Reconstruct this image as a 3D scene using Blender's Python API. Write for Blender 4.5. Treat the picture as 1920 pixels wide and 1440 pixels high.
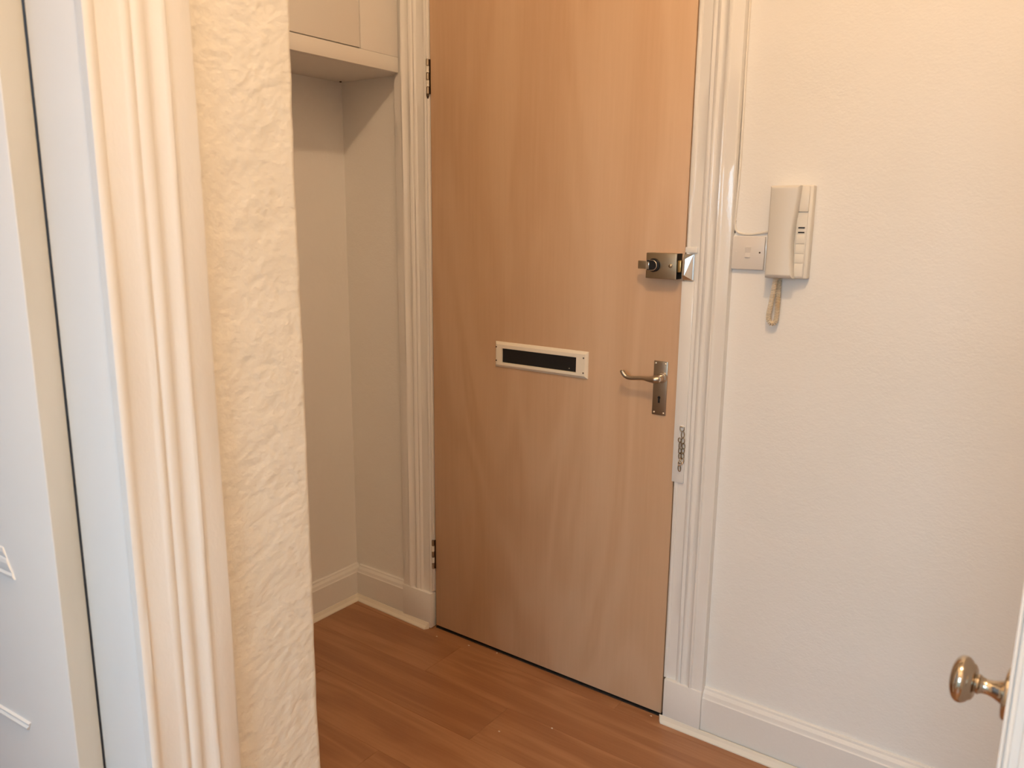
import bpy, bmesh, math, random
from mathutils import Vector, Matrix

random.seed(7)
scene = bpy.context.scene
col = scene.collection
for o in list(bpy.data.objects):
    bpy.data.objects.remove(o, do_unlink=True)

# ------------------------------------------------------------------ camera
# X runs right along the front-door wall, Y runs towards that wall, Z is up (metres).
F_PX, YAW, PITCH, ROLL, CAM_H = 1491.84, 35.7589, 11.6761, 0.5359, 1.5
a, p, r = math.radians(YAW), math.radians(PITCH), math.radians(ROLL)
FW = Vector((-math.sin(a) * math.cos(p), math.cos(a) * math.cos(p), -math.sin(p)))
RT0 = Vector((math.cos(a), math.sin(a), 0))
UP0 = RT0.cross(FW)
RT = RT0 * math.cos(r) + UP0 * math.sin(r)
UP = UP0 * math.cos(r) - RT0 * math.sin(r)
cam_data = bpy.data.cameras.new('camera')
cam_data.sensor_width = 36.0
cam_data.lens = F_PX / 1920 * 36.0
cam_data.clip_start = 0.02
cam_data.dof.use_dof = True
cam_data.dof.focus_distance = 2.5
cam_data.dof.aperture_fstop = 7.0
cam = bpy.data.objects.new('camera', cam_data)
m = Matrix((RT, UP, -FW)).transposed().to_4x4()
m.translation = Vector((0, 0, CAM_H))
cam.matrix_world = m
col.objects.link(cam)
scene.camera = cam

# ------------------------------------------------------------------ world, lights, exposure
world = bpy.data.worlds.new('world')
scene.world = world
world.use_nodes = True
bg = world.node_tree.nodes['Background']
bg.inputs['Color'].default_value = (0.75, 0.86, 1.0, 1)
bg.inputs['Strength'].default_value = 0.3

def lamp(name, kind, loc, energy, color, rot=None, **kw):
    d = bpy.data.lights.new(name, kind)
    d.energy = energy
    d.color = color
    for k, v in kw.items():
        setattr(d, k, v)
    o = bpy.data.objects.new(name, d)
    o.location = loc
    if rot:
        o.rotation_euler = rot
    col.objects.link(o)
    return o

# warm ceiling bulb of the hall, daylight at the hall window and at the side-room window
lamp('hall_bulb', 'POINT', (-0.08, 0.18, 3.45), 76, (1.0, 0.665, 0.385), shadow_soft_size=0.06)
lamp('hall_window_daylight', 'AREA', (0.1, -2.68, 2.30), 100, (0.52, 0.80, 1.0),
     (math.radians(90), 0, 0), shape='RECTANGLE', size=1.3, size_y=1.6)
lamp('side_room_window_daylight', 'AREA', (-2.3, -2.68, 2.05), 22, (0.62, 0.77, 1.0),
     (math.radians(90), 0, 0), shape='RECTANGLE', size=1.3, size_y=1.9)

vs = scene.view_settings
vs.view_transform = 'Standard'
vs.look = 'None'
vs.gamma = 1.0
vs.use_curve_mapping = False
vs.exposure = -0.10

# ------------------------------------------------------------------ materials
def new_mat(name, color=(0.8, 0.8, 0.8), rough=0.5, metal=0.0, spec=None, coat=0.0):
    mt = bpy.data.materials.new(name)
    mt.use_nodes = True
    b = mt.node_tree.nodes['Principled BSDF']
    b.inputs['Base Color'].default_value = (*color, 1)
    b.inputs['Roughness'].default_value = rough
    b.inputs['Metallic'].default_value = metal
    if spec is not None:
        b.inputs['Specular IOR Level'].default_value = spec
    b.inputs['Coat Weight'].default_value = coat
    return mt

def N(mt, typ, **kw):
    n = mt.node_tree.nodes.new(typ)
    for k, v in kw.items():
        if k.startswith('i_'):
            n.inputs[k[2:].replace('_', ' ')].default_value = v
        else:
            setattr(n, k, v)
    return n

def LK(mt, a, b):
    mt.node_tree.links.new(a, b)

def pos(mt, scale=(1, 1, 1), rand=0.0):
    g = N(mt, 'ShaderNodeNewGeometry')
    mp = N(mt, 'ShaderNodeMapping')
    mp.inputs['Scale'].default_value = scale
    LK(mt, g.outputs['Position'], mp.inputs['Vector'])
    if rand:
        oi = N(mt, 'ShaderNodeObjectInfo')
        mu = N(mt, 'ShaderNodeMath', operation='MULTIPLY')
        mu.inputs[1].default_value = rand
        LK(mt, oi.outputs['Random'], mu.inputs[0])
        cb = N(mt, 'ShaderNodeCombineXYZ')
        for i in range(3):
            LK(mt, mu.outputs[0], cb.inputs[i])
        LK(mt, cb.outputs[0], mp.inputs['Location'])
    return mp.outputs['Vector']

def bump(mt, layers):
    """layers: (coordinate scale, noise scale, detail, strength, distance)"""
    prev = None
    for sc, ns, det, st, dist in layers:
        nz = N(mt, 'ShaderNodeTexNoise')
        nz.inputs['Scale'].default_value = ns
        nz.inputs['Detail'].default_value = det
        LK(mt, pos(mt, sc), nz.inputs['Vector'])
        bp = N(mt, 'ShaderNodeBump')
        bp.inputs['Strength'].default_value = st
        bp.inputs['Distance'].default_value = dist
        LK(mt, nz.outputs['Fac'], bp.inputs['Height'])
        if prev:
            LK(mt, prev.outputs['Normal'], bp.inputs['Normal'])
        prev = bp
    LK(mt, prev.outputs['Normal'], mt.node_tree.nodes['Principled BSDF'].inputs['Normal'])

def tint_noise(mt, c1, c2, sc, ns, det=4, lo=0.35, hi=0.65):
    nz = N(mt, 'ShaderNodeTexNoise')
    nz.inputs['Scale'].default_value = ns
    nz.inputs['Detail'].default_value = det
    LK(mt, pos(mt, sc), nz.inputs['Vector'])
    rp = N(mt, 'ShaderNodeValToRGB')
    rp.color_ramp.elements[0].position = lo
    rp.color_ramp.elements[1].position = hi
    rp.color_ramp.elements[0].color = (*c1, 1)
    rp.color_ramp.elements[1].color = (*c2, 1)
    LK(mt, nz.outputs['Fac'], rp.inputs['Fac'])
    LK(mt, rp.outputs['Color'], mt.node_tree.nodes['Principled BSDF'].inputs['Base Color'])

M = {}
M['wall'] = new_mat('matt_wall_paint', (0.80, 0.775, 0.74), 0.62, spec=0.3)
tint_noise(M['wall'], (0.855, 0.84, 0.81), (0.875, 0.86, 0.835), (1, 1, 1), 3.0)
bump(M['wall'], [((1, 1, 1), 40, 3, 0.16, 0.006), ((1, 1, 1.4), 130, 3, 0.22, 0.002)])
M['plaster'] = new_mat('rough_plaster_paint', (0.82, 0.775, 0.69), 0.42, spec=0.35)
tint_noise(M['plaster'], (0.82, 0.78, 0.70), (0.85, 0.815, 0.745), (1, 1, 1), 5.0)
bump(M['plaster'], [((1, 1, 1), 20, 2, 0.34, 0.012), ((1, 1, 1.25), 62, 4, 0.42, 0.0055)])
M['ceiling'] = new_mat('ceiling_paint', (0.88, 0.87, 0.85), 0.7)
bump(M['ceiling'], [((1, 1, 1), 80, 2, 0.1, 0.002)])
M['gloss'] = new_mat('white_gloss_paint', (0.84, 0.825, 0.80), 0.15, spec=0.5)
bump(M['gloss'], [((1, 1, 0.22), 45, 3, 0.20, 0.003), ((1, 1, 0.6), 170, 2, 0.35, 0.0010)])
M['satin'] = new_mat('white_satin_paint', (0.84, 0.835, 0.825), 0.35, spec=0.5)
bump(M['satin'], [((1, 1, 0.12), 60, 3, 0.10, 0.002)])
M['cupboard'] = new_mat('cream_cupboard_paint', (0.85, 0.825, 0.78), 0.45, spec=0.4)
bump(M['cupboard'], [((1, 1, 1), 40, 2, 0.08, 0.003)])
M['bead'] = new_mat('cream_plastic_bead', (0.84, 0.79, 0.69), 0.4)
bump(M['bead'], [((1, 1, 1), 120, 2, 0.05, 0.001)])
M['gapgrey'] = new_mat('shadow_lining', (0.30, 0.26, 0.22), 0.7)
M['putty'] = new_mat('filled_grey_edge', (0.66, 0.645, 0.59), 0.6)
tint_noise(M['putty'], (0.63, 0.615, 0.555), (0.69, 0.675, 0.62), (1, 1, 0.3), 12)
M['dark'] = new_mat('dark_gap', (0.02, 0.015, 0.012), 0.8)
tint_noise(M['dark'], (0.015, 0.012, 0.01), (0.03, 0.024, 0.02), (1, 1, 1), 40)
M['black'] = new_mat('black_plastic', (0.006, 0.006, 0.007), 0.45)
bump(M['black'], [((1, 1, 1), 200, 2, 0.05, 0.0006)])
M['ivory'] = new_mat('ivory_plastic', (0.86, 0.78, 0.64), 0.38)
bump(M['ivory'], [((1, 1, 1), 150, 2, 0.04, 0.0006)])
M['phone'] = new_mat('aged_white_plastic', (0.72, 0.69, 0.63), 0.42)
bump(M['phone'], [((1, 1, 1), 400, 2, 0.05, 0.0004)])
M['phone_light'] = new_mat('pale_phone_plastic', (0.80, 0.76, 0.68), 0.42)
bump(M['phone_light'], [((1, 1, 1), 400, 2, 0.05, 0.0004)])
M['switch'] = new_mat('switch_plastic', (0.74, 0.70, 0.66), 0.35)
bump(M['switch'], [((1, 1, 1), 300, 2, 0.03, 0.0004)])
M['cord'] = new_mat('yellowed_cord_plastic', (0.78, 0.66, 0.47), 0.45)
tint_noise(M['cord'], (0.74, 0.57, 0.36), (0.84, 0.76, 0.62), (1, 1, 1), 22)
M['cable'] = new_mat('painted_cable', (0.80, 0.76, 0.69), 0.4)
bump(M['cable'], [((1, 1, 1), 90, 2, 0.05, 0.001)])
def metal(name, c, rough, streak=(1, 1, 1), st=0.03):
    mt = new_mat(name, c, rough, 1.0)
    bump(mt, [(streak, 260, 2, st, 0.0005)])
    return mt
M['chrome'] = metal('polished_chrome', (0.70, 0.69, 0.67), 0.08)
M['keeper'] = metal('keeper_chrome', (0.90, 0.91, 0.93), 0.16)
M['satin_nickel'] = metal('satin_nickel', (0.44, 0.385, 0.31), 0.32, (1, 1, 0.1), 0.10)
M['latch_metal'] = metal('brushed_latch_metal', (0.42, 0.35, 0.25), 0.38, (0.15, 1, 1), 0.12)
M['knob_metal'] = metal('polished_nickel_knob', (0.54, 0.48, 0.40), 0.10)
M['brass'] = metal('brass_bolt', (0.70, 0.50, 0.22), 0.3)
M['steel'] = metal('hinge_steel', (0.42, 0.36, 0.29), 0.35)
M['hinge_dark'] = metal('gap_shade_hinge_metal', (0.10, 0.07, 0.05), 0.5)  # dark tone includes the gap shade painted beside the door leaf
M['chain'] = metal('chain_brass_steel', (0.36, 0.30, 0.21), 0.25)
M['screw'] = metal('screw_metal', (0.95, 0.90, 0.80), 0.30)
M['screw_dark'] = metal('dark_screw', (0.12, 0.09, 0.07), 0.5)
M['flake'] = new_mat('paint_flake', (0.75, 0.66, 0.52), 0.6)
tint_noise(M['flake'], (0.7, 0.6, 0.45), (0.8, 0.74, 0.62), (1, 1, 1), 60)

def wood(name, cols, along, across_sc, along_sc, rough, ringk, rand, fine, coat=0.0, wts=(0.22, 0.50, 0.55), dist=0.6):
    """along: axis index of the grain"""
    mt = new_mat(name, cols[0], rough, coat=coat)
    b = mt.node_tree.nodes['Principled BSDF']
    sc = [across_sc] * 3
    sc[along] = along_sc
    v = pos(mt, tuple(sc), rand)
    n1 = N(mt, 'ShaderNodeTexNoise')
    n1.inputs['Scale'].default_value = 1.0
    n1.inputs['Detail'].default_value = 2.0
    n1.inputs['Distortion'].default_value = dist
    LK(mt, v, n1.inputs['Vector'])
    mul = N(mt, 'ShaderNodeMath', operation='MULTIPLY')
    mul.inputs[1].default_value = ringk
    LK(mt, n1.outputs['Fac'], mul.inputs[0])
    sn = N(mt, 'ShaderNodeMath', operation='SINE')
    LK(mt, mul.outputs[0], sn.inputs[0])
    s2 = N(mt, 'ShaderNodeMath', operation='MULTIPLY_ADD')
    s2.inputs[1].default_value = 0.5
    s2.inputs[2].default_value = 0.5
    LK(mt, sn.outputs[0], s2.inputs[0])
    fs = [fine[0]] * 3
    fs[along] = fine[1]
    n2 = N(mt, 'ShaderNodeTexNoise')
    n2.inputs['Scale'].default_value = 1.0
    n2.inputs['Detail'].default_value = 5.0
    LK(mt, pos(mt, tuple(fs), rand), n2.inputs['Vector'])
    bs = [across_sc * 0.55] * 3
    bs[along] = along_sc * 0.6
    n3 = N(mt, 'ShaderNodeTexNoise')
    n3.inputs['Scale'].default_value = 1.0
    n3.inputs['Detail'].default_value = 3.0
    LK(mt, pos(mt, tuple(bs), rand * 1.7), n3.inputs['Vector'])
    # weighted sum of ring pattern, fine grain and broad tone
    a1 = N(mt, 'ShaderNodeMath', operation='MULTIPLY'); a1.inputs[1].default_value = wts[0]
    LK(mt, s2.outputs[0], a1.inputs[0])
    a2 = N(mt, 'ShaderNodeMath', operation='MULTIPLY_ADD'); a2.inputs[1].default_value = wts[1]
    LK(mt, n2.outputs['Fac'], a2.inputs[0]); LK(mt, a1.outputs[0], a2.inputs[2])
    a3 = N(mt, 'ShaderNodeMath', operation='MULTIPLY_ADD'); a3.inputs[1].default_value = wts[2]
    LK(mt, n3.outputs['Fac'], a3.inputs[0]); LK(mt, a2.outputs[0], a3.inputs[2])
    rp = N(mt, 'ShaderNodeValToRGB')
    els = rp.color_ramp.elements
    els[0].position, els[0].color = 0.40, (*cols[0], 1)
    els[1].position, els[1].color = 0.86, (*cols[2], 1)
    e = els.new(0.62); e.color = (*cols[1], 1)
    LK(mt, a3.outputs[0], rp.inputs['Fac'])
    LK(mt, rp.outputs['Color'], b.inputs['Base Color'])
    bp = N(mt, 'ShaderNodeBump')
    bp.inputs['Strength'].default_value = 0.06
    bp.inputs['Distance'].default_value = 0.001
    LK(mt, n2.outputs['Fac'], bp.inputs['Height'])
    LK(mt, bp.outputs['Normal'], b.inputs['Normal'])
    return mt
M['veneer'] = wood('birch_veneer', [(0.575, 0.37, 0.225), (0.62, 0.415, 0.26), (0.66, 0.455, 0.295)],
                   2, 3.2, 0.62, 0.42, 30.0, 0.0, (90, 4), wts=(0.26, 0.34, 0.66), dist=1.1)
M['laminate'] = wood('oak_laminate', [(0.30, 0.130, 0.058), (0.36, 0.170, 0.078), (0.435, 0.222, 0.110)],
                     0, 7.0, 0.9, 0.30, 26.0, 9.0, (120, 6), wts=(0.26, 0.40, 0.55), dist=0.9)

# ------------------------------------------------------------------ mesh helpers
def link(name, bm, mat, parent=None, smooth=False):
    me = bpy.data.meshes.new(name)
    bmesh.ops.recalc_face_normals(bm, faces=bm.faces)
    bm.to_mesh(me)
    bm.free()
    me.materials.append(M[mat] if isinstance(mat, str) else mat)
    if smooth:
        for f in me.polygons:
            f.use_smooth = True
        try:
            me.set_sharp_from_angle(angle=math.radians(40))
        except Exception:
            pass
    o = bpy.data.objects.new(name, me)
    col.objects.link(o)
    if parent:
        o.parent = parent
        o.matrix_parent_inverse = parent.matrix_world.inverted()
    return o

def add_box(bm, x0, x1, y0, y1, z0, z1, bev=0.0, seg=2, mat4=None):
    r_ = bmesh.ops.create_cube(bm, size=1.0)
    vs_ = r_['verts']
    bmesh.ops.scale(bm, vec=(abs(x1 - x0), abs(y1 - y0), abs(z1 - z0)), verts=vs_)
    bmesh.ops.translate(bm, vec=((x0 + x1) / 2, (y0 + y1) / 2, (z0 + z1) / 2), verts=vs_)
    if bev:
        es = list({e for v in vs_ for e in v.link_edges})
        res = bmesh.ops.bevel(bm, geom=es, offset=bev, segments=seg, profile=0.5, affect='EDGES')
        vs_ = list({v for f in res['faces'] for v in f.verts} | {v for v in vs_ if v.is_valid})
    if mat4 is not None:
        bmesh.ops.transform(bm, matrix=mat4, verts=vs_)

def box(name, b, mat, parent=None, bev=0.0, seg=2, mat4=None):
    bm = bmesh.new()
    add_box(bm, *b, bev=bev, seg=seg, mat4=mat4)
    return link(name, bm, mat, parent, smooth=bev > 0)

def boxes(name, bl, mat, parent=None, bev=0.0):
    bm = bmesh.new()
    for b in bl:
        add_box(bm, *b, bev=bev)
    return link(name, bm, mat, parent, smooth=bev > 0)

def add_prism(bm, pts, A, B):
    """closed polygon given as 3D points for both ends through A(p), B(p)"""
    va = [bm.verts.new(A(q)) for q in pts]
    vb = [bm.verts.new(B(q)) for q in pts]
    n = len(pts)
    for i in range(n):
        bm.faces.new((va[i], va[(i + 1) % n], vb[(i + 1) % n], vb[i]))
    bm.faces.new(va[::-1])
    bm.faces.new(vb)

def add_tube(bm, path, rad, sides=8, closed=False):
    path = [Vector(q) for q in path]
    n = len(path)
    rads = rad if isinstance(rad, (list, tuple)) else [rad] * n
    rings = []
    prev = None
    for i, q in enumerate(path):
        if closed:
            t = path[(i + 1) % n] - path[i - 1]
        else:
            t = path[min(i + 1, n - 1)] - path[max(i - 1, 0)]
        t.normalize()
        if prev is None:
            ref = Vector((0, 0, 1)) if abs(t.z) < 0.9 else Vector((1, 0, 0))
            u = t.cross(ref).normalized()
        else:
            u = (prev - t * prev.dot(t)).normalized()
        prev = u
        w = t.cross(u)
        rings.append([bm.verts.new(q + (u * math.cos(k) + w * math.sin(k)) * rads[i])
                      for k in [2 * math.pi * j / sides for j in range(sides)]])
    cnt = n if closed else n - 1
    for i in range(cnt):
        A, B = rings[i], rings[(i + 1) % n]
        off = 0
        if closed and i == n - 1:
            off = min(range(sides), key=lambda s_: (A[0].co - B[s_].co).length)
        for j in range(sides):
            bm.faces.new((A[j], A[(j + 1) % sides], B[(j + 1 + off) % sides], B[(j + off) % sides]))
    if not closed:
        bm.faces.new(rings[0][::-1])
        bm.faces.new(rings[-1])

def tube(name, path, rad, mat, parent=None, sides=8, closed=False):
    bm = bmesh.new()
    add_tube(bm, path, rad, sides, closed)
    return link(name, bm, mat, parent, smooth=True)

def add_lathe(bm, prof, origin, axis, sides=24):
    """prof: (distance along axis, radius)"""
    axis = Vector(axis).normalized()
    ref = Vector((0, 0, 1)) if abs(axis.z) < 0.9 else Vector((1, 0, 0))
    u = axis.cross(ref).normalized()
    w = axis.cross(u)
    origin = Vector(origin)
    rings = []
    for d, rr in prof:
        rr = max(rr, 1e-5)
        rings.append([bm.verts.new(origin + axis * d + (u * math.cos(k) + w * math.sin(k)) * rr)
                      for k in [2 * math.pi * j / sides for j in range(sides)]])
    for A, B in zip(rings, rings[1:]):
        for j in range(sides):
            bm.faces.new((A[j], A[(j + 1) % sides], B[(j + 1) % sides], B[j]))
    bm.faces.new(rings[0][::-1])
    bm.faces.new(rings[-1])

def lathe(name, prof, origin, axis, mat, parent=None, sides=24):
    bm = bmesh.new()
    add_lathe(bm, prof, origin, axis, sides)
    return link(name, bm, mat, parent, smooth=True)

def smooth_path(pts, n=10):
    pts = [Vector(q) for q in pts]
    out = []
    for i in range(len(pts) - 1):
        p0, p1, p2, p3 = pts[max(i - 1, 0)], pts[i], pts[i + 1], pts[min(i + 2, len(pts) - 1)]
        for k in range(n):
            t = k / n
            out.append(0.5 * ((2 * p1) + (p2 - p0) * t + (2 * p0 - 5 * p1 + 4 * p2 - p3) * t * t
                              + (3 * p1 - p0 - 3 * p2 + p3) * t ** 3))
    out.append(pts[-1])
    return out

def empty(name, loc, label=None, cat=None, group=None, kind=None, rotz=0.0):
    o = bpy.data.objects.new(name, None)
    o.empty_display_size = 0.05
    o.location = loc
    o.rotation_euler = (0, 0, rotz)
    col.objects.link(o)
    o.matrix_world = Matrix.Translation(loc) @ Matrix.Rotation(rotz, 4, 'Z')
    tag(o, label, cat, group, kind)
    return o

def tag(o, label=None, cat=None, group=None, kind=None):
    if label: o['label'] = label
    if cat: o['category'] = cat
    if group: o['group'] = group
    if kind: o['kind'] = kind
    return o

def struct(o, label=None):
    return tag(o, label, None, None, 'structure')

# ------------------------------------------------------------------ key dimensions
WALL = 2.068          # front-door wall plane
DOORF = 2.056         # front door inner face
DX0, DX1 = -1.8195, -0.9035
CEIL = 3.58
ALC = -2.25           # alcove back wall plane
CUP = -1.94           # high cupboard face
NW = -1.0             # near left wall plane
NWC = 0.824           # its far corner
REV = 0.513           # reveal of the left doorway

# ------------------------------------------------------------------ floor
floor = box('floor', (-3.7, 1.3, -2.7, 2.25, -0.10, -0.012), 'dark')
struct(floor, 'brown oak laminate floor laid in boards along the front door wall')
PW = 0.193
mesh_cache = {}
def plank(x0, x1, y0, y1):
    key = (round(x1 - x0, 4), round(y1 - y0, 4))
    if key not in mesh_cache:
        bm = bmesh.new()
        hx, hy = key[0] / 2 - 0.0002, key[1] / 2 - 0.0002
        add_box(bm, -hx, hx, -hy, hy, -0.012, 0.0, bev=0.0005, seg=1)
        me = bpy.data.meshes.new('plank')
        bmesh.ops.recalc_face_normals(bm, faces=bm.faces)
        bm.to_mesh(me); bm.free()
        me.materials.append(M['laminate'])
        mesh_cache[key] = me
    o = bpy.data.objects.new('plank', mesh_cache[key])
    o.location = ((x0 + x1) / 2, (y0 + y1) / 2, 0)
    col.objects.link(o)
    o.parent = floor
y = 2.2
row = 0
offs = [0.0, -0.62, -0.27, -0.9, -0.45]
while y > -2.65:
    x = -3.6 + offs[row % 5]
    while x < 1.2:
        xa, xb = max(x, -3.6), min(x + 1.28, 1.2)
        if xb - xa > 0.02:
            plank(xa, xb, y - PW, y)
        x += 1.28
    y -= PW
    row += 1

# ------------------------------------------------------------------ shell
struct(box('ceiling', (-3.7, 1.3, -2.7, 2.35, CEIL, CEIL + 0.1), 'ceiling'))
wf = struct(boxes('wall_front', [
    (-2.35, DX0 - 0.02, WALL, 2.25, -0.012, CEIL),
    (DX1 + 0.018, 1.3, WALL, 2.25, -0.012, CEIL),
    (DX0 - 0.02, DX1 + 0.018, WALL, 2.25, 2.36, CEIL),
    (DX0 - 0.02, DX1 + 0.018, 2.2, 2.35, -0.012, 2.36)], 'wall'),
    'off-white painted wall around the wooden front door')
struct(box('wall_alcove', (-2.35, ALC, 0.70, WALL, -0.012, CEIL), 'wall'), 'painted back wall of the alcove under the cupboard')
struct(box('wall_partition', (-3.7, -1.14, 0.70, NWC, -0.012, CEIL), 'wall'))
struct(box('wall_side_room', (-3.7, -3.6, -2.7, 0.70, -0.012, CEIL), 'wall'))

# near left wall: corner slightly uneven as hand-plastered
bm = bmesh.new()
levels = 90
rings = []
for i in range(levels + 1):
    z = -0.012 + (CEIL + 0.012) * i / levels
    jx = 0.0016 * math.sin(z * 7.3) + random.uniform(-0.0009, 0.0009)
    jy = 0.0022 * math.sin(z * 4.1 + 1) + random.uniform(-0.0012, 0.0012)
    rr = 0.012
    ring = [(-1.14, REV + 0.022), (NW, REV + 0.022)]
    for k in range(6):
        t = k / 5 * math.pi / 2
        ring.append((NW - rr + rr * math.cos(t) + jx, NWC - rr + rr * math.sin(t) + jy))
    ring.append((-1.14, NWC))
    rings.append([bm.verts.new((qx, qy, z)) for qx, qy in ring])
for A, B in zip(rings, rings[1:]):
    for j in range(len(A)):
        k = (j + 1) % len(A)
        bm.faces.new((A[j], A[k], B[k], B[j]))
bm.faces.new(rings[0][::-1]); bm.faces.new(rings[-1])
wl = link('wall_left', bm, 'plaster', smooth=True)
struct(wl, 'rough cream plastered wall end in the foreground beside the left doorway')
boxes('wall_run', [(-1.14, NW, -2.7, -0.33, -0.012, CEIL), (-1.14, NW, -0.33, REV + 0.022, 2.12, CEIL)], 'plaster', wl)

# right side: short return wall, then a doorway whose door stands open towards the viewpoint
struct(boxes('wall_right', [
    (0.04, 0.10, 1.66, WALL, -0.012, CEIL), (0.86, 1.3, 1.66, 1.76, -0.012, CEIL),
    (0.10, 0.86, 1.66, 1.76, 2.1, CEIL)], 'wall'))
struct(box('wall_end', (1.2, 1.3, -2.7, 1.66, -0.012, CEIL), 'wall'))
struct(box('wall_cupboard_end', (1.2, 1.3, 1.76, WALL, -0.012, CEIL), 'wall'))
def back_wall(nm, x0, x1, wx0, wx1, wz0, wz1, wname):
    struct(boxes(nm, [(x0, wx0, -2.7, -2.6, -0.012, CEIL), (wx1, x1, -2.7, -2.6, -0.012, CEIL),
                      (wx0, wx1, -2.7, -2.6, -0.012, wz0), (wx0, wx1, -2.7, -2.6, wz1, CEIL)], 'wall'))
    fr = []
    t = 0.045
    fr += [(wx0, wx0 + t, -2.66, -2.62, wz0, wz1), (wx1 - t, wx1, -2.66, -2.62, wz0, wz1),
           (wx0 + t, wx1 - t, -2.66, -2.62, wz0, wz0 + t), (wx0 + t, wx1 - t, -2.66, -2.62, wz1 - t, wz1),
           (wx0 + t, wx1 - t, -2.66, -2.62, (wz0 + wz1) / 2 - t / 2, (wz0 + wz1) / 2 + t / 2)]
    struct(boxes(wname, fr, 'satin'))
# unseen wall added behind the viewpoint; its low doorway head cuts daylight higher up
struct(boxes('wall_light_baffle', [(-1.0, -0.72, -0.9, -0.8, -0.012, CEIL), (0.52, 1.2, -0.9, -0.8, -0.012, CEIL), (-0.72, 0.52, -0.9, -0.8, 1.92, CEIL)], 'wall'))
back_wall('wall_back', -1.0, 1.2, -0.55, 0.75, 1.5, 3.1, 'window_1')
back_wall('wall_side_back', -3.6, -1.14, -2.95, -1.65, 1.1, 3.0, 'window_2')

# ------------------------------------------------------------------ architraves
# profile: u from the opening edge outwards, h above the wall
ARCH = [(0.000, 0.0), (0.000, 0.016), (0.002, 0.019), (0.006, 0.0205), (0.011, 0.0195), (0.0135, 0.0165),
        (0.016, 0.0165), (0.040, 0.0170), (0.0425, 0.0195), (0.046, 0.0225), (0.050, 0.0228), (0.053, 0.020),
        (0.0545, 0.0185), (0.0575, 0.0225), (0.061, 0.0255), (0.066, 0.0262), (0.070, 0.0240), (0.0725, 0.0215),
        (0.078, 0.0222), (0.084, 0.0255), (0.088, 0.0300), (0.091, 0.0325), (0.0945, 0.0320), (0.0965, 0.0285),
        (0.098, 0.0272), (0.103, 0.0268), (0.127, 0.0268), (0.130, 0.0245), (0.130, 0.0)]
ARCH_SOFT = [(u, h if h == 0 else 0.013 + (h - 0.013) * 0.55) for u, h in ARCH]
def arch_bm(place, z0, z1, width=0.13, hs=1.0, steps=60, wob=0.0006, prof=None):
    P_ = prof or ARCH
    bm = bmesh.new()
    rings = []
    s = width / 0.13
    ph = [random.uniform(0, 6.28) for _ in P_]
    for i in range(steps + 1):
        z = z0 + (z1 - z0) * i / steps
        ring = []
        for k, (u, h) in enumerate(P_):
            dh = wob * math.sin(z * (9 + k % 5) + ph[k]) * (1 if h > 0 else 0)
            ring.append(bm.verts.new(place(u * s, h * hs + dh, z)))
        rings.append(ring)
    n = len(P_)
    for A, B in zip(rings, rings[1:]):
        for j in range(n):
            bm.faces.new((A[j], A[(j + 1) % n], B[(j + 1) % n], B[j]))
    bm.faces.new(rings[0][::-1]); bm.faces.new(rings[-1])
    return bm

PL = 0.146   # plinth block height
# right architrave of the front door
tr = empty('trim_1', (DX1, WALL, 0), 'white gloss moulded architrave right of the wooden front door, beside the intercom', kind='structure')
AX1 = DX1 + 0.005
link('moulding', arch_bm(lambda u, h, z: (AX1 + u, WALL - h, z), PL, 2.42, 0.126), 'gloss', tr, True)
box('plinth_block', (AX1 + 0.0075, AX1 + 0.126, WALL - 0.031, WALL, 0.0, PL), 'gloss', tr, 0.0025)
bm = bmesh.new()
add_box(bm, AX1 - 0.006, AX1 + 0.030, WALL - 0.0225, WALL - 0.012, 0.766, 1.340, bev=0.002)
link('frame_patch', bm, 'gloss', tr, True)
box('frame_patch', (AX1 - 0.001, AX1 + 0.034, WALL - 0.0212, WALL - 0.012, 1.416, 1.432), 'gloss', tr, 0.002)
# broken paint line where the moulding meets the wall
for z0, z1 in ((2.035, 2.30), (1.885, 2.025), (1.80, 1.878), (1.615, 1.655), (1.488, 1.503), (1.470, 1.478)):
    box('paint_crack', (AX1 + 0.1262, AX1 + 0.1280, WALL - 0.0012, WALL + 0.001, z0, z1), 'dark', tr)
# left architrave of the front door
tl = empty('trim_2', (DX0, WALL, 0), 'white gloss moulded architrave left of the wooden front door, under the cupboard', kind='structure')
AX0 = DX0 - 0.012
link('moulding', arch_bm(lambda u, h, z: (AX0 - u, WALL - h, z), PL - 0.004, 2.42, 0.138), 'gloss', tl, True)
box('plinth_block', (AX0 - 0.138, AX0 + 0.003, WALL - 0.032, WALL, 0.004, PL - 0.004), 'gloss', tl, 0.0025)
box('frame_edge', (AX0 + 0.0005, DX0 - 0.0035, WALL - 0.020, WALL, PL + 0.004, 2.42), 'gloss', tl, 0.002)
# head of the frame, out of sight above
th = struct(box('trim_3', (AX0, AX1, WALL - 0.024, WALL, 2.345, 2.42), 'gloss'))

# ------------------------------------------------------------------ front door
door = empty('door_1', (DX0, DOORF, 0.008), 'plain birch veneer front door with letter plate, latch and lever handle', kind='structure')
box('leaf', (DX0, DX1, DOORF, DOORF + 0.044, 0.0135, 2.335), 'veneer', door, 0.0015)

box('underdoor_shade', (DX0 - 0.004, DX1 + 0.004, DOORF + 0.003, 2.19, 0.0002, 0.004), 'dark', wf)  # dark strip standing in for the shadow under the door leaf

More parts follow.
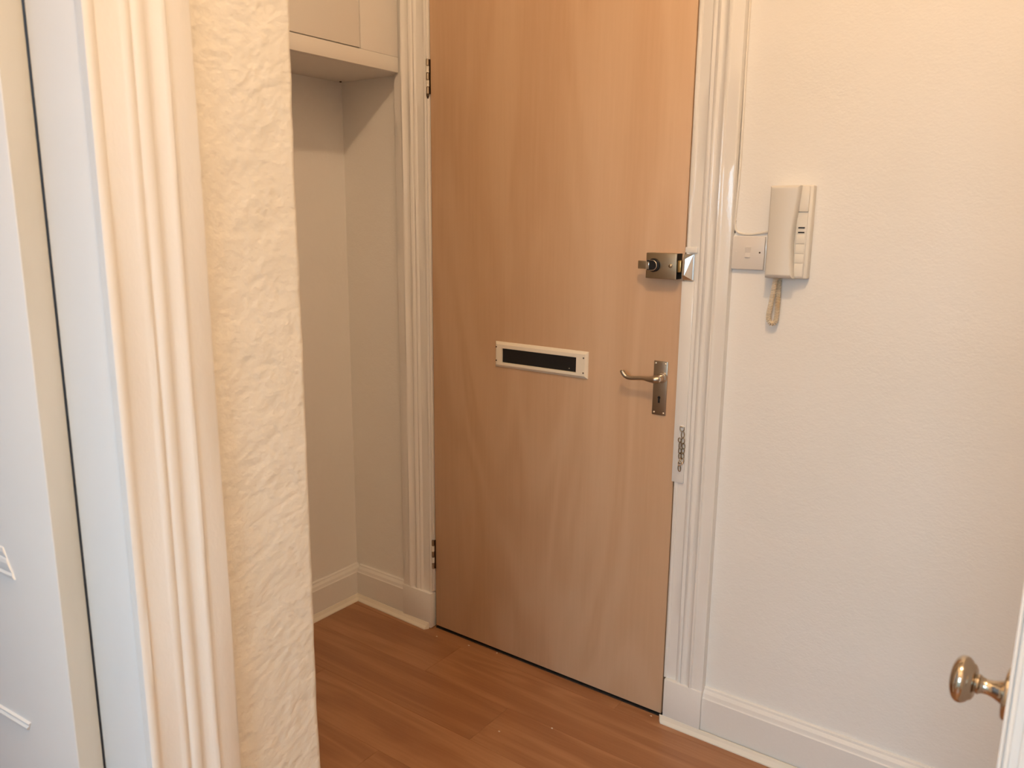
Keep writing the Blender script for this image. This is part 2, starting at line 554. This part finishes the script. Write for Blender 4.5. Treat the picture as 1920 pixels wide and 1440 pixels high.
# hinges
def hinge(z0, z1, finial):
    hx, hy = DX0 - 0.0045, DOORF - 0.0075
    hg = box('hinge', (DX0 - 0.0030, DX0 + 0.0022, DOORF - 0.0022, DOORF + 0.002, z0 + 0.001, z1 - 0.001), 'hinge_dark', door)
    n = 5
    st = (z1 - z0) / n
    for i in range(n):
        lathe('knuckle', [(0.0006, 0.0042), (0.0014, 0.0052), (st - 0.0014, 0.0052), (st - 0.0006, 0.0042)],
              (hx, hy, z0 + i * st), (0, 0, 1), 'steel' if i % 2 == 0 else 'cable', hg, 14)
    lathe('hinge_pin', [(0, 0.0036), (z1 - z0, 0.0036)], (hx, hy, z0), (0, 0, 1), 'hinge_dark', hg, 10)
    if finial:
        lathe('finial', [(0, 0.0048), (0.004, 0.0052), (0.008, 0.0040), (0.014, 0.0015), (0.015, 0.0004)],
              (hx, hy, z0), (0, 0, -1), 'hinge_dark', hg, 12)
    for zz in (z0 + 0.012, (z0 + z1) / 2, z1 - 0.012):
        box('hinge_tab', (hx - 0.0075, hx - 0.0045, hy + 0.001, hy + 0.0055, zz - 0.009, zz + 0.009), 'steel', hg)
hinge(1.898, 2.006, True)
hinge(0.240, 0.352, False)

# letter plate: ivory bevelled frame round a black flap
lp = empty('letter_plate', (-1.371, DOORF, 1.07))
lp.parent = door; lp.matrix_parent_inverse = door.matrix_world.inverted()
lp['label'] = 'ivory plastic letter plate with a black flap'
LX0, LX1, LZ0, LZ1 = -1.5455, -1.1960, 1.0280, 1.1120
IX0, IX1, IZ0, IZ1 = -1.5165, -1.2350, 1.0450, 1.0915
def frame_bm():
    bm = bmesh.new()
    def loop(x0, x1, z0, z1, y_):
        return [bm.verts.new(q) for q in ((x0, y_, z0), (x1, y_, z0), (x1, y_, z1), (x0, y_, z1))]
    L = [loop(LX0, LX1, LZ0, LZ1, DOORF), loop(LX0 + 0.0005, LX1 - 0.0005, LZ0 + 0.0005, LZ1 - 0.0005, DOORF - 0.003),
         loop(LX0 + 0.0075, LX1 - 0.0075, LZ0 + 0.0085, LZ1 - 0.0085, DOORF - 0.010),
         loop(IX0 - 0.001, IX1 + 0.001, IZ0 - 0.001, IZ1 + 0.001, DOORF - 0.010),
         loop(IX0, IX1, IZ0, IZ1, DOORF - 0.009), loop(IX0, IX1, IZ0, IZ1, DOORF)]
    for A, B in zip(L, L[1:]):
        for j in range(4):
            bm.faces.new((A[j], A[(j + 1) % 4], B[(j + 1) % 4], B[j]))
    for j in range(4):
        bm.faces.new((L[-1][j], L[-1][(j + 1) % 4], L[0][(j + 1) % 4], L[0][j]))
    return bm
frame_part = link('surround', frame_bm(), 'ivory', lp)
fl = box('flap', (IX0 + 0.0006, IX1 - 0.0006, DOORF - 0.0035, DOORF - 0.0005, IZ0 + 0.0006, IZ1 - 0.0006), 'black', lp)
lathe('stud', [(0, 0.0016), (0.0008, 0.0014), (0.001, 0.0005)], (-1.262, DOORF - 0.0035, 1.054), (0, -1, 0), 'screw', lp, 8)
for sx, sz in ((-1.5375, 1.0945), (-1.5375, 1.0500), (-1.2085, 1.0925), (-1.2085, 1.0465)):
    lathe('screw', [(-0.0004, 0.0026), (0.0006, 0.0026), (0.0012, 0.0016), (0.0013, 0.0004)], (sx, DOORF - 0.0098, sz), (0, -1, 0), 'screw_dark', lp, 10)

# lever handle on a long backplate
lh = empty('lever_handle', (-0.957, DOORF, 1.03))
lh.parent = door; lh.matrix_parent_inverse = door.matrix_world.inverted()
lh['label'] = 'satin nickel scroll lever on a long keyhole backplate'
HX0, HX1, HZ0, HZ1 = -0.9790, -0.9360, 0.9530, 1.1105
bp_ = box('backplate', (HX0, HX1, DOORF - 0.0045, DOORF, HZ0, HZ1), 'satin_nickel', lh, 0.0018)
for sx, sz in ((-0.9727, 1.1035), (-0.9427, 1.1035), (-0.9722, 0.9605), (-0.9427, 0.9600)):
    lathe('screw', [(-0.0003, 0.0032), (0.0010, 0.0028), (0.0019, 0.0014), (0.0021, 0.0003)], (sx, DOORF - 0.0045, sz), (0, -1, 0), 'screw', lh, 10)
kh = bmesh.new()
kp = [(0.0042 * math.cos(t), 0.0035 + 0.0042 * math.sin(t)) for t in [math.radians(-50 + 280 * i / 14) for i in range(15)]]
kp += [(-0.0030, -0.0120), (0.0030, -0.0120)]
add_prism(kh, kp, lambda q: (-0.9580 + q[0], DOORF - 0.0047, 1.0010 + q[1]), lambda q: (-0.9580 + q[0], DOORF - 0.0030, 1.0010 + q[1]))
link('keyhole', kh, 'black', lh)
RX, RZ = -0.9510, 1.0640
lathe('rose', [(0.0, 0.0155), (0.004, 0.0152), (0.007, 0.0125), (0.009, 0.0105), (0.014, 0.0098), (0.018, 0.0115), (0.021, 0.0118), (0.024, 0.0105), (0.028, 0.0112), (0.034, 0.0112), (0.037, 0.0090)],
      (RX, DOORF - 0.0045, RZ), (0, -1, 0), 'chrome', lh, 24)
YL = DOORF - 0.043
lev = smooth_path([(RX + 0.006, YL + 0.004, RZ + 0.001), (RX - 0.006, YL, RZ - 0.0005), (RX - 0.022, YL + 0.001, RZ - 0.002), (RX - 0.040, YL + 0.002, RZ - 0.0015),
                   (RX - 0.062, YL + 0.002, RZ - 0.0035), (RX - 0.082, YL + 0.002, RZ - 0.0055), (RX - 0.096, YL + 0.002, RZ - 0.0030),
                   (RX - 0.105, YL + 0.002, RZ + 0.0050), (RX - 0.109, YL + 0.002, RZ + 0.0115)], 8)
keys = [0.0095, 0.0110, 0.0085, 0.0058, 0.0056, 0.0060, 0.0064, 0.0068, 0.0062]
lrad = []
for i in range(len(lev)):
    t = i / (len(lev) - 1) * (len(keys) - 1)
    k = min(int(t), len(keys) - 2)
    lrad.append(keys[k] + (keys[k + 1] - keys[k]) * (t - k))
lev.append(lev[-1] + Vector((-0.0008, 0, 0.003))); lrad.append(0.0038)
tube('lever', lev, lrad, 'satin_nickel', lh, 14)

# night latch
nl = empty('night_latch', (-0.957, DOORF, 1.38))
nl.parent = door; nl.matrix_parent_inverse = door.matrix_world.inverted()
nl['label'] = 'brushed metal night latch with a snib and turn knob'
CY = DOORF - 0.034
box('case', (-1.0025, -0.9130, CY, DOORF, 1.3445, 1.4140), 'latch_metal', nl, 0.0015)
box('fore_end', (-0.9128, -0.9105, CY + 0.001, DOORF, 1.3450, 1.4135), 'black', nl)
boxes('fore_end_edge', [(-0.9132, -0.9112, CY - 0.0006, CY + 0.0010, 1.3450, 1.4135)], 'screw', nl)
box('bolt', (-0.9105, -0.9012, CY + 0.004, CY + 0.024, 1.3640, 1.3955), 'brass', nl, 0.001)
box('turn_lever', (-1.0235, -0.9870, CY - 0.0075, CY - 0.0015, 1.3700, 1.3920), 'latch_metal', nl, 0.001)
lathe('turn_collar', [(0.0, 0.0185), (0.006, 0.0185), (0.008, 0.0175), (0.0085, 0.0160)], (-0.9775, CY, 1.381), (0, -1, 0), 'black', nl, 28)
tk = bmesh.new()
dpts = [(0.0140 * math.cos(t), 0.0140 * math.sin(t)) for t in [math.radians(-90 + 180 * i / 12) for i in range(13)]] + [(-0.0165, 0.0140), (-0.0165, -0.0140)]
add_prism(tk, dpts, lambda q: (-0.9765 + q[0], CY - 0.0085, 1.381 + q[1]), lambda q: (-0.9765 + q[0] * 0.93, CY - 0.0165, 1.381 + q[1] * 0.93))
link('turn_knob', tk, 'black', nl)
rim = [(-0.9765 + q[0], CY - 0.0165, 1.381 + q[1]) for q in dpts]
tube('knob_rim', rim, 0.0009, 'chrome', nl, 6, True)
box('knob_bar', (-0.9910, -0.9845, CY - 0.0185, CY - 0.0165, 1.3700, 1.3905), 'chrome', nl, 0.0008)
lathe('snib_button', [(0, 0.0052), (0.003, 0.0052), (0.0046, 0.0036), (0.0050, 0.0008)], (-0.9285, CY, 1.3805), (0, -1, 0), 'latch_metal', nl, 16)

# keeper on the frame
kb = bmesh.new()
KX0, KX1 = -0.8985, -0.8725
KY0, KY1 = DOORF - 0.0255, WALL - 0.0235
def kpt(i, z): return z
lowz, topz = 1.3440, 1.4120
v = {}
for nm, (x, y_, z) in dict(a0=(KX0, KY1, lowz), a1=(KX0, KY1, topz), b0=(KX1, KY1, lowz), b1=(KX1, KY1, topz),
                           c0=(KX0, KY0 - 0.001, lowz + 0.012), c1=(KX0, KY0 + 0.0015, topz - 0.012), d0=(KX0 + 0.007, KY0 - 0.001, lowz + 0.012), d1=(KX0 + 0.007, KY0 + 0.0015, topz - 0.012),
                           e0=(KX1, KY1 - 0.004, lowz), e1=(KX1, KY1 - 0.004, topz), f0=(KX0, KY1 - 0.004, lowz), f1=(KX0, KY1 - 0.004, topz)).items():
    v[nm] = kb.verts.new((x, y_, z))
for fc in (('c0', 'd0', 'd1', 'c1'), ('d0', 'e0', 'e1', 'd1'), ('c0', 'f0', 'e0', 'd0'), ('c1', 'd1', 'e1', 'f1'),
           ('f0', 'c0', 'c1', 'f1'), ('f0', 'a0', 'b0', 'e0'), ('f1', 'e1', 'b1', 'a1'), ('e0', 'b0', 'b1', 'e1'), ('a0', 'f0', 'f1', 'a1'), ('a0', 'a1', 'b1', 'b0')):
    kb.faces.new([v[q] for q in fc])
keeper = empty('lock_keeper', (-0.8855, KY1, 1.344), 'sloping chrome catch on the right door frame beside the brushed metal latch', 'lock keeper')
kbo = link('keeper_body', kb, 'keeper', keeper)
box('fixing_plate', (KX0 + 0.001, KX1 + 0.002, KY1, KY1 + 0.0015, lowz - 0.003, topz + 0.001), 'keeper', keeper)

# security chain on the frame
ch = empty('door_chain', (-0.8780, 2.040, 0.80), 'small brass security chain hanging on the right door frame below the lever', 'door chain')
CHY = WALL - 0.0245
def oval(name, cx, cz, w, h_, rot=0.0, wire=0.0013, tilt=0.0, dy=0.0):
    pts = []
    for i in range(20):
        t = 2 * math.pi * i / 20
        x, z = w * math.cos(t), h_ * math.sin(t)
        pts.append((cx + x * math.cos(rot) - z * math.sin(rot), CHY - dy - 0.0030 + tilt * x, cz + x * math.sin(rot) + z * math.cos(rot)))
    return tube(name, pts, wire, 'chain', ch, 6, True)
box('staple', (-0.8840, -0.8725, CHY - 0.0045, CHY + 0.001, 0.9310, 0.9350), 'screw', ch, 0.001)
lathe('staple_plate', [(0, 0.0085), (0.0012, 0.0082), (0.0015, 0.006)], (-0.8778, CHY + 0.0006, 0.931), (0, -1, 0), 'gloss', ch, 20)
tube('d_ring', [(-0.8843, CHY - 0.003, 0.9320), (-0.8838, CHY - 0.003, 0.9240), (-0.8815, CHY - 0.003, 0.9200), (-0.8755, CHY - 0.003, 0.9195),
               (-0.8722, CHY - 0.003, 0.9235), (-0.8715, CHY - 0.003, 0.9320)], 0.0012, 'chain', ch, 6, True)
for cx, cz, w, h_, rot, tl_ in ((-0.8750, 0.9105, 0.0040, 0.0095, 0.05, 0.3), (-0.8735, 0.8930, 0.0048, 0.0090, 0.0, -0.2),
                                (-0.8712, 0.8780, 0.0028, 0.0085, 0.15, 1.2), (-0.8720, 0.8640, 0.0040, 0.0085, -0.05, 0.2), (-0.8722, 0.8490, 0.0026, 0.0090, 0.1, 1.3),
                                (-0.8725, 0.8340, 0.0042, 0.0085, 0.0, 0.1), (-0.8835, 0.8940, 0.0042, 0.0060, 0.1, 0.1), (-0.8815, 0.8790, 0.0022, 0.0100, 0.0, 1.0),
                                (-0.8812, 0.8630, 0.0036, 0.0085, 0.05, 0.2), (-0.8805, 0.8480, 0.0024, 0.0090, 0.0, 1.1)):
    oval('link', cx, cz, w, h_, rot, tilt=tl_)
tri = [(-0.8840, CHY - 0.0045, 0.8265), (-0.8790, CHY - 0.0045, 0.8400), (-0.8705, CHY - 0.0045, 0.8270), (-0.8760, CHY - 0.0045, 0.8215), (-0.8835, CHY - 0.0045, 0.8195)]
tube('slide_end', tri, 0.0016, 'screw', ch, 6, True)
lathe('slide_stud', [(0, 0.0030), (0.003, 0.0034), (0.004, 0.002)], (-0.8785, CHY - 0.003, 0.8285), (0, -1, 0), 'steel', ch, 10)
oval('link', -0.8800, 0.8110, 0.0036, 0.0090, 0.12, tilt=0.3)

# ------------------------------------------------------------------ skirting and floor bead
SK = [(0.0, 0.0), (0.0, 0.022), (0.118, 0.022), (0.121, 0.0195), (0.124, 0.0185), (0.132, 0.0165), (0.138, 0.0120), (0.1405, 0.0100), (0.146, 0.0085), (0.148, 0.005), (0.148, 0.0)]
BD = [(0.0, 0.0), (0.0, 0.0165), (0.004, 0.0160), (0.012, 0.0085), (0.0215, 0.0035), (0.0235, 0.0030), (0.0240, 0.0)]
def run_x(prof, x0, x1, yb, hs=1.0):
    bm = bmesh.new()
    add_prism(bm, prof, lambda q: (x0, yb - q[1], q[0] * hs), lambda q: (x1, yb - q[1], q[0] * hs))
    return bm
def run_y(prof, y0, y1, xb, sgn=1, hs=1.0):
    bm = bmesh.new()
    add_prism(bm, prof, lambda q: (xb + sgn * q[1], y0, q[0] * hs), lambda q: (xb + sgn * q[1], y1, q[0] * hs))
    return bm
sx0 = AX1 + 0.1265
b1 = struct(link('baseboard_front_right', run_x(SK, sx0, 0.0395, WALL, 1.04), 'gloss'), 'white gloss skirting board below the intercom wall')
bd1 = bmesh.new()
add_prism(bd1, BD, lambda q: (AX1 - 0.002 + q[1] * 0.5, WALL - 0.031 - q[1] * 0.6, q[0]), lambda q: (0.0395, WALL - 0.022 - q[1], q[0]))
link('floor_bead', bd1, 'bead', b1, False)
b2 = struct(link('baseboard_front_left', run_x(SK, ALC + 0.0225, AX0 - 0.1385, WALL, 0.97), 'gloss'), 'white skirting board on the short alcove wall beside the door frame')
bd2 = bmesh.new()
add_prism(bd2, BD, lambda q: (ALC + 0.022 + q[1], WALL - 0.022 - q[1], q[0]), lambda q: (AX0 - 0.006 - q[1] * 0.7, WALL - 0.032 - q[1], q[0]))
link('floor_bead', bd2, 'bead', b2, False)
b3 = struct(link('baseboard_alcove', run_y(SK, NWC, WALL - 0.0005, ALC, 1, 0.97), 'gloss'), 'white skirting board along the alcove back wall')
link('floor_bead', run_y(BD, NWC, WALL - 0.0225, ALC + 0.022, 1), 'bead', b3)

# ------------------------------------------------------------------ high cupboard over the alcove
cup = empty('cupboard', (CUP, 1.45, 1.972), 'cream painted high cupboard built in over the alcove', 'cupboard')
ZB = 1.972
bm = bmesh.new()
add_box(bm, ALC + 0.0008, CUP - 0.022, NWC + 0.002, WALL - 0.0008, ZB, ZB + 0.018)
link('bottom_board', bm, 'cupboard', cup)
box('rail', (CUP - 0.022, CUP, NWC + 0.002, WALL - 0.0335, ZB, 2.0195), 'cupboard', cup, 0.0015)
box('stile', (CUP - 0.022, CUP, 1.8690, WALL - 0.0335, 2.0197, 2.95), 'cupboard', cup, 0.0015)
box('door', (CUP - 0.022, CUP - 0.002, 0.90, 1.8665, 2.0232, 2.90), 'cupboard', cup, 0.0015)
box('stile', (CUP - 0.022, CUP, NWC + 0.002, 0.897, 2.0197, 2.95), 'cupboard', cup, 0.0015)
box('top_rail', (CUP - 0.022, CUP, 0.897, 1.869, 2.903, 2.95), 'cupboard', cup, 0.0015)
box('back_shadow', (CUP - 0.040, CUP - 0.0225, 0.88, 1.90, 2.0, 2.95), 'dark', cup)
box('top_board', (ALC + 0.0008, CUP - 0.041, NWC + 0.002, WALL - 0.0008, 2.93, 2.95), 'cupboard', cup)
# small picture hook / screw mark at the back corner of the soffit
lathe('screw', [(0, 0.004), (0.003, 0.004), (0.004, 0.0015)], (ALC + 0.02, 2.045, ZB - 0.0002), (0, 0, -1), 'screw_dark', cup, 10)

# ------------------------------------------------------------------ left doorway in the foreground
tw = empty('trim_4', (NW, REV, 0), 'white gloss moulded architrave in the left foreground, edge of the near doorway', kind='structure')
link('moulding', arch_bm(lambda u, h, z: (NW + h, REV - 0.004 + u, z), 0.0, 2.25, 0.137, 1.0, 70, 0.0004, ARCH_SOFT), 'gloss', tw, True)
box('gap_shade_strip', (-1.1402, -1.1345, REV + 0.0035, REV + 0.0215, 0.0, 2.12), 'gapgrey', tw)  # brown-grey strip painted as the soft shade inside the hinge gap
box('lining', (-1.134, NW, REV, REV + 0.0215, 0.0, 2.12), 'satin', tw, 0.003)

ldo = empty('door_2', (-1.1400, REV + 0.002, 0.0), 'white panelled door standing open at the far left, grey-edged', kind='structure', rotz=math.radians(4.6))
# leaf in the door's own axes: x' runs along the leaf (negative), y' through its thickness
def lbox(nm, x0, x1, y0, y1, z0, z1, mat, parent=ldo, bev=0.0):
    o = box(nm, (x0, x1, y0, y1, z0, z1), mat, None, bev)
    o.parent = parent
    return o
LT = 0.0385
leafo = lbox('leaf', -0.80, -0.0006, -LT, -0.001, 0.008, 2.09, 'satin', bev=0.0015)
edge = lbox('hinge_edge', -0.0006, 0.0004, -LT + 0.0012, -0.0022, 0.009, 2.089, 'putty')
bm = bmesh.new()
add_prism(bm, [(0, 0), (0.001, 0.0025), (0.006, 0.0034), (0.010, 0.0016), (0.015, 0.0026), (0.024, 0.0034), (0.029, 0.0026), (0.032, 0.0012), (0.040, 0.0028), (0.046, 0.0020), (0.048, 0.0)],
          lambda q: (-0.69, -LT - q[1], 0.9620 + q[0]), lambda q: (-0.1166 - q[0] * 0.53, -LT - q[1], 0.9620 + q[0]))
o = link('panel_moulding', bm, 'satin'); o.parent = ldo
bm = bmesh.new()
add_prism(bm, [(0, 0), (0.001, 0.004), (0.005, 0.0046), (0.009, 0.002), (0.013, 0.0034), (0.015, 0.0)],
          lambda q: (-0.69, -LT - q[1], 0.7035 + q[0]), lambda q: (-0.1330 + q[0] * 0.55, -LT - q[1], 0.7035 + q[0]))
o = link('panel_bead', bm, 'satin'); o.parent = ldo

# ------------------------------------------------------------------ right door ajar with knob
RL = 0.765
lean = math.radians(4.0)
RD_HX, RD_HY = -0.0157 + RL * math.sin(lean), 0.880 + RL * math.cos(lean)
rdo = empty('door_3', (RD_HX, RD_HY, 0), 'white door standing open at the right edge with a polished nickel knob', kind='structure', rotz=-lean)
def rb(nm, x0, x1, y0, y1, z0, z1, mat, parent=rdo, bev=0.0):
    o = box(nm, (x0, x1, y0, y1, z0, z1), mat, None, bev)
    o.parent = parent
    return o
# own axes: y' = -RL at the lock edge, x' = 0 on the hall face, + into the thickness
rb('leaf', 0.0, 0.044, -RL + 0.004, 0.0, 0.008, 2.08, 'satin', bev=0.002)
rb('edge_strip', 0.0005, 0.0042, -RL - 0.0005, -RL + 0.004, 0.010, 2.078, 'gloss', bev=0.0014)
rb('edge_strip', 0.0052, 0.0100, -RL + 0.0008, -RL + 0.004, 0.010, 2.078, 'gloss', bev=0.0012)
rb('edge_strip', 0.0182, 0.0435, -RL - 0.0005, -RL + 0.004, 0.010, 2.078, 'satin', bev=0.0014)
kn = bpy.data.objects.new('door_knob', None); kn.empty_display_size = 0.03
col.objects.link(kn); kn.parent = rdo; kn.location = (0, -RL + 0.070, 1.000)
kn['label'] = 'polished nickel mushroom door knob on a round rose'
def kl(nm, prof):
    o = lathe(nm, prof, (0, 0, 0), (-1, 0, 0), 'knob_metal', None, 36)
    o.parent = kn
    return o
kl('rose', [(0, 0.0290), (0.0055, 0.0290), (0.0070, 0.0282), (0.0080, 0.0262), (0.0084, 0.0150)])
kl('neck', [(0.0075, 0.0135), (0.0095, 0.0140), (0.0110, 0.0128), (0.0125, 0.0120), (0.018, 0.0095), (0.024, 0.0082), (0.029, 0.0088), (0.0315, 0.0102),
            (0.0325, 0.0112), (0.0340, 0.0110), (0.0350, 0.0098), (0.0370, 0.0098)])
kprof = [(0.0355, 0.0085), (0.0362, 0.0125), (0.0370, 0.0150)]
for i in range(1, 17):
    t = math.pi * i / 16
    kprof.append((0.0495 - 0.0135 * math.cos(t) * (1.0 if t < math.pi / 2 else 0.85), 0.0265 * max(math.sin(t), 0.0) ** 0.75 if t > 0.6 else 0.0150 + 0.0265 * (0.55) * t / 0.6 * 0.35))
kprof = [q for q in kprof]
kl('knob', kprof)

# ------------------------------------------------------------------ light switch
PLY = WALL - 0.0085
sw = empty('light_switch', (-0.728, WALL, 1.378), 'small square white light switch between door frame and intercom', 'light switch')
box('back_box', (-0.7745, -0.6840, WALL - 0.004, WALL, 1.3760, 1.4645), 'gloss', sw, 0.001)
fpl = box('faceplate', (-0.7725, -0.6868, PLY - 0.003, WALL - 0.0035, 1.3780, 1.4628), 'switch', sw, 0.0018)
rk = bmesh.new()
add_prism(rk, [(0, 0), (0.0008, 0.0030), (0.0128, 0.0012), (0.0265, 0.0040), (0.0272, 0.0)],
          lambda q: (-0.7365, PLY - 0.0028 - q[1], 1.4085 + q[0]), lambda q: (-0.7225, PLY - 0.0028 - q[1], 1.4085 + q[0]))
link('rocker', rk, 'switch', fpl)
for sxx, mt_ in ((-0.7615, 'switch'), (-0.6985, 'screw_dark')):
    lathe('screw', [(0, 0.0024), (0.0006, 0.0022), (0.0008, 0.0008)], (sxx, PLY - 0.0030, 1.4222), (0, -1, 0), mt_, fpl, 10)

# ------------------------------------------------------------------ entry phone
ip = empty('entry_phone', (-0.622, WALL, 1.361), 'aged white intercom handset on the wall with a coiled cord', 'intercom')
PX0, PX1, PZ0, PZ1 = -0.6740, -0.5715, 1.3610, 1.5890
box('wall_base', (PX0, PX1, WALL - 0.026, WALL, PZ0, PZ1), 'phone_light', ip, 0.004, 3)
# handset: curved right-hand edge, proud of the base
W_ = PX1 - PX0
prof = []
hl = PX0 + 0.004
for i in range(25):
    t = i / 24
    z = PZ1 - 0.001 - t * (PZ1 - PZ0 - 0.002)
    fr = 0.745 - 0.105 * math.sin(min(t / 0.62, 1.0) * math.pi / 2) ** 1.6 + (0.085 * ((t - 0.62) / 0.38) ** 1.5 if t > 0.62 else 0)
    prof.append((PX0 + W_ * fr, z))
hb = bmesh.new()
def hring(yv, ins):
    ring = []
    n = len(prof)
    for i, (x, z) in enumerate(prof):
        zz = min(max(z, PZ0 + 0.001 + ins * 1.6), PZ1 - 0.001 - ins)
        ring.append(hb.verts.new((x - ins, yv, zz)))
    for i in range(n - 1, -1, -1):
        z = prof[i][1]
        zz = min(max(z, PZ0 + 0.001 + ins * 1.6), PZ1 - 0.001 - ins)
        ring.append(hb.verts.new((hl + ins, yv, zz)))
    return ring
R_ = [hring(WALL - 0.0255, 0.0), hring(WALL - 0.045, 0.0), hring(WALL - 0.0505, 0.0018), hring(WALL - 0.0530, 0.0055)]
for A, B in zip(R_, R_[1:]):
    for j in range(len(A)):
        hb.faces.new((A[j], A[(j + 1) % len(A)], B[(j + 1) % len(A)], B[j]))
hb.faces.new(R_[-1]); hb.faces.new(R_[0][::-1])
link('handset', hb, 'phone', ip, True)
# raised cover top right, button strip with two black bars
fy = WALL - 0.026
box('speaker_cover', (PX0 + W_ * 0.70, PX1 - 0.0075, fy - 0.006, fy + 0.001, 1.5255, 1.5870), 'phone_light', ip, 0.002)
bst = box('button_strip', (PX0 + W_ * 0.66, PX1 - 0.0085, fy - 0.0022, fy + 0.001, 1.3640, 1.5235), 'phone', ip, 0.0008)
for zc in (1.4868, 1.4752):
    box('black_bar', (-0.6005, -0.5850, fy - 0.0034, fy - 0.002, zc - 0.0016, zc + 0.0016), 'black', bst)
for z0, z1 in ((1.4478, 1.4700), (1.4240, 1.4466), (1.4005, 1.4228), (1.3670, 1.3993)):
    box('button', (-0.6035, -0.5820, fy - 0.0040, fy - 0.0020, z0, z1), 'phone_light', bst, 0.0007)
# coiled cord: down from the handset, round and back up to the base
cp = smooth_path([(-0.6470, WALL - 0.030, 1.3625), (-0.6490, WALL - 0.029, 1.3400), (-0.6545, WALL - 0.027, 1.3000), (-0.6600, WALL - 0.024, 1.2650),
                  (-0.6585, WALL - 0.020, 1.2485), (-0.6505, WALL - 0.018, 1.2430), (-0.6435, WALL - 0.016, 1.2500), (-0.6420, WALL - 0.014, 1.2750),
                  (-0.6425, WALL - 0.013, 1.3200), (-0.6435, WALL - 0.012, 1.3640)], 60)
ln = [0.0]
for A, B in zip(cp, cp[1:]):
    ln.append(ln[-1] + (B - A).length)
hel = []
turns = 62
steps = turns * 9
j = 0
for i in range(steps + 1):
    s = ln[-1] * i / steps
    while j < len(ln) - 2 and ln[j + 1] < s:
        j += 1
    f_ = (s - ln[j]) / max(ln[j + 1] - ln[j], 1e-9)
    c_ = cp[j].lerp(cp[j + 1], f_)
    t_ = (cp[j + 1] - cp[j]).normalized()
    u_ = Vector((0, -1, 0)); u_ = (u_ - t_ * u_.dot(t_)).normalized()
    w_ = t_.cross(u_)
    k_ = 2 * math.pi * i / 9
    hel.append(c_ + (u_ * math.cos(k_) + w_ * math.sin(k_)) * 0.0052)
tube('coiled_cord', hel, 0.00145, 'cord', ip, 5)

# supply cable down beside the architrave into the phone
cb = tube('intercom_cable', smooth_path([(-0.7700, WALL - 0.0032, 3.56), (-0.7700, WALL - 0.0032, 2.04), (-0.7690, WALL - 0.0032, 1.80), (-0.7685, WALL - 0.0032, 1.62),
                                         (-0.7720, WALL - 0.0032, 1.530), (-0.7725, WALL - 0.0032, 1.495), (-0.7660, WALL - 0.0032, 1.4755), (-0.7480, WALL - 0.0032, 1.4690),
                                         (-0.7250, WALL - 0.0032, 1.4685), (-0.7000, WALL - 0.0034, 1.4725), (-0.6750, WALL - 0.0045, 1.4770)], 8), 0.0030, 'cable', None, 8)
tag(cb, 'thin white cable running down beside the door frame to the intercom', 'cable')

# ------------------------------------------------------------------ crumbs of paint on the floor
for cx, cz, lab in ((819, 1193, 'tiny pale paint flake on the floor by the left door plinth'),
                    (879, 1210, 'thin pale splinter on the floor close to the hinge side of the front door'),
                    (932, 1224, 'cream paint crumb against the bottom edge of the front door, left of its middle'),
                    (1035, 1365, 'pale crumb out on the open floor, right of the other one there'),
                    (1221, 1342, 'flat tan paint flake on the floor at the lock side corner of the front door'),
                    (936, 1371, 'pale crumb out on the open floor, farthest from the front door')):
    d = FW + RT * ((cx - 960) / F_PX) - UP * ((cz - 720) / F_PX)
    q = Vector((0, 0, CAM_H)) + d * ((0.001 - CAM_H) / d.z)
    bm = bmesh.new()
    s_ = random.uniform(0.0035, 0.0055)
    pts = [(s_ * random.uniform(0.6, 1.1) * math.cos(t), s_ * 0.6 * random.uniform(0.6, 1.1) * math.sin(t)) for t in [2 * math.pi * i / 6 for i in range(6)]]
    add_prism(bm, pts, lambda e: (q.x + e[0], q.y + e[1], 0.0), lambda e: (q.x + e[0] * 0.7, q.y + e[1] * 0.7, 0.0016))
    fl_ = link('paint_flake', bm, 'flake')
    tag(fl_, lab, 'paint flake', 'paint flakes on the floor')
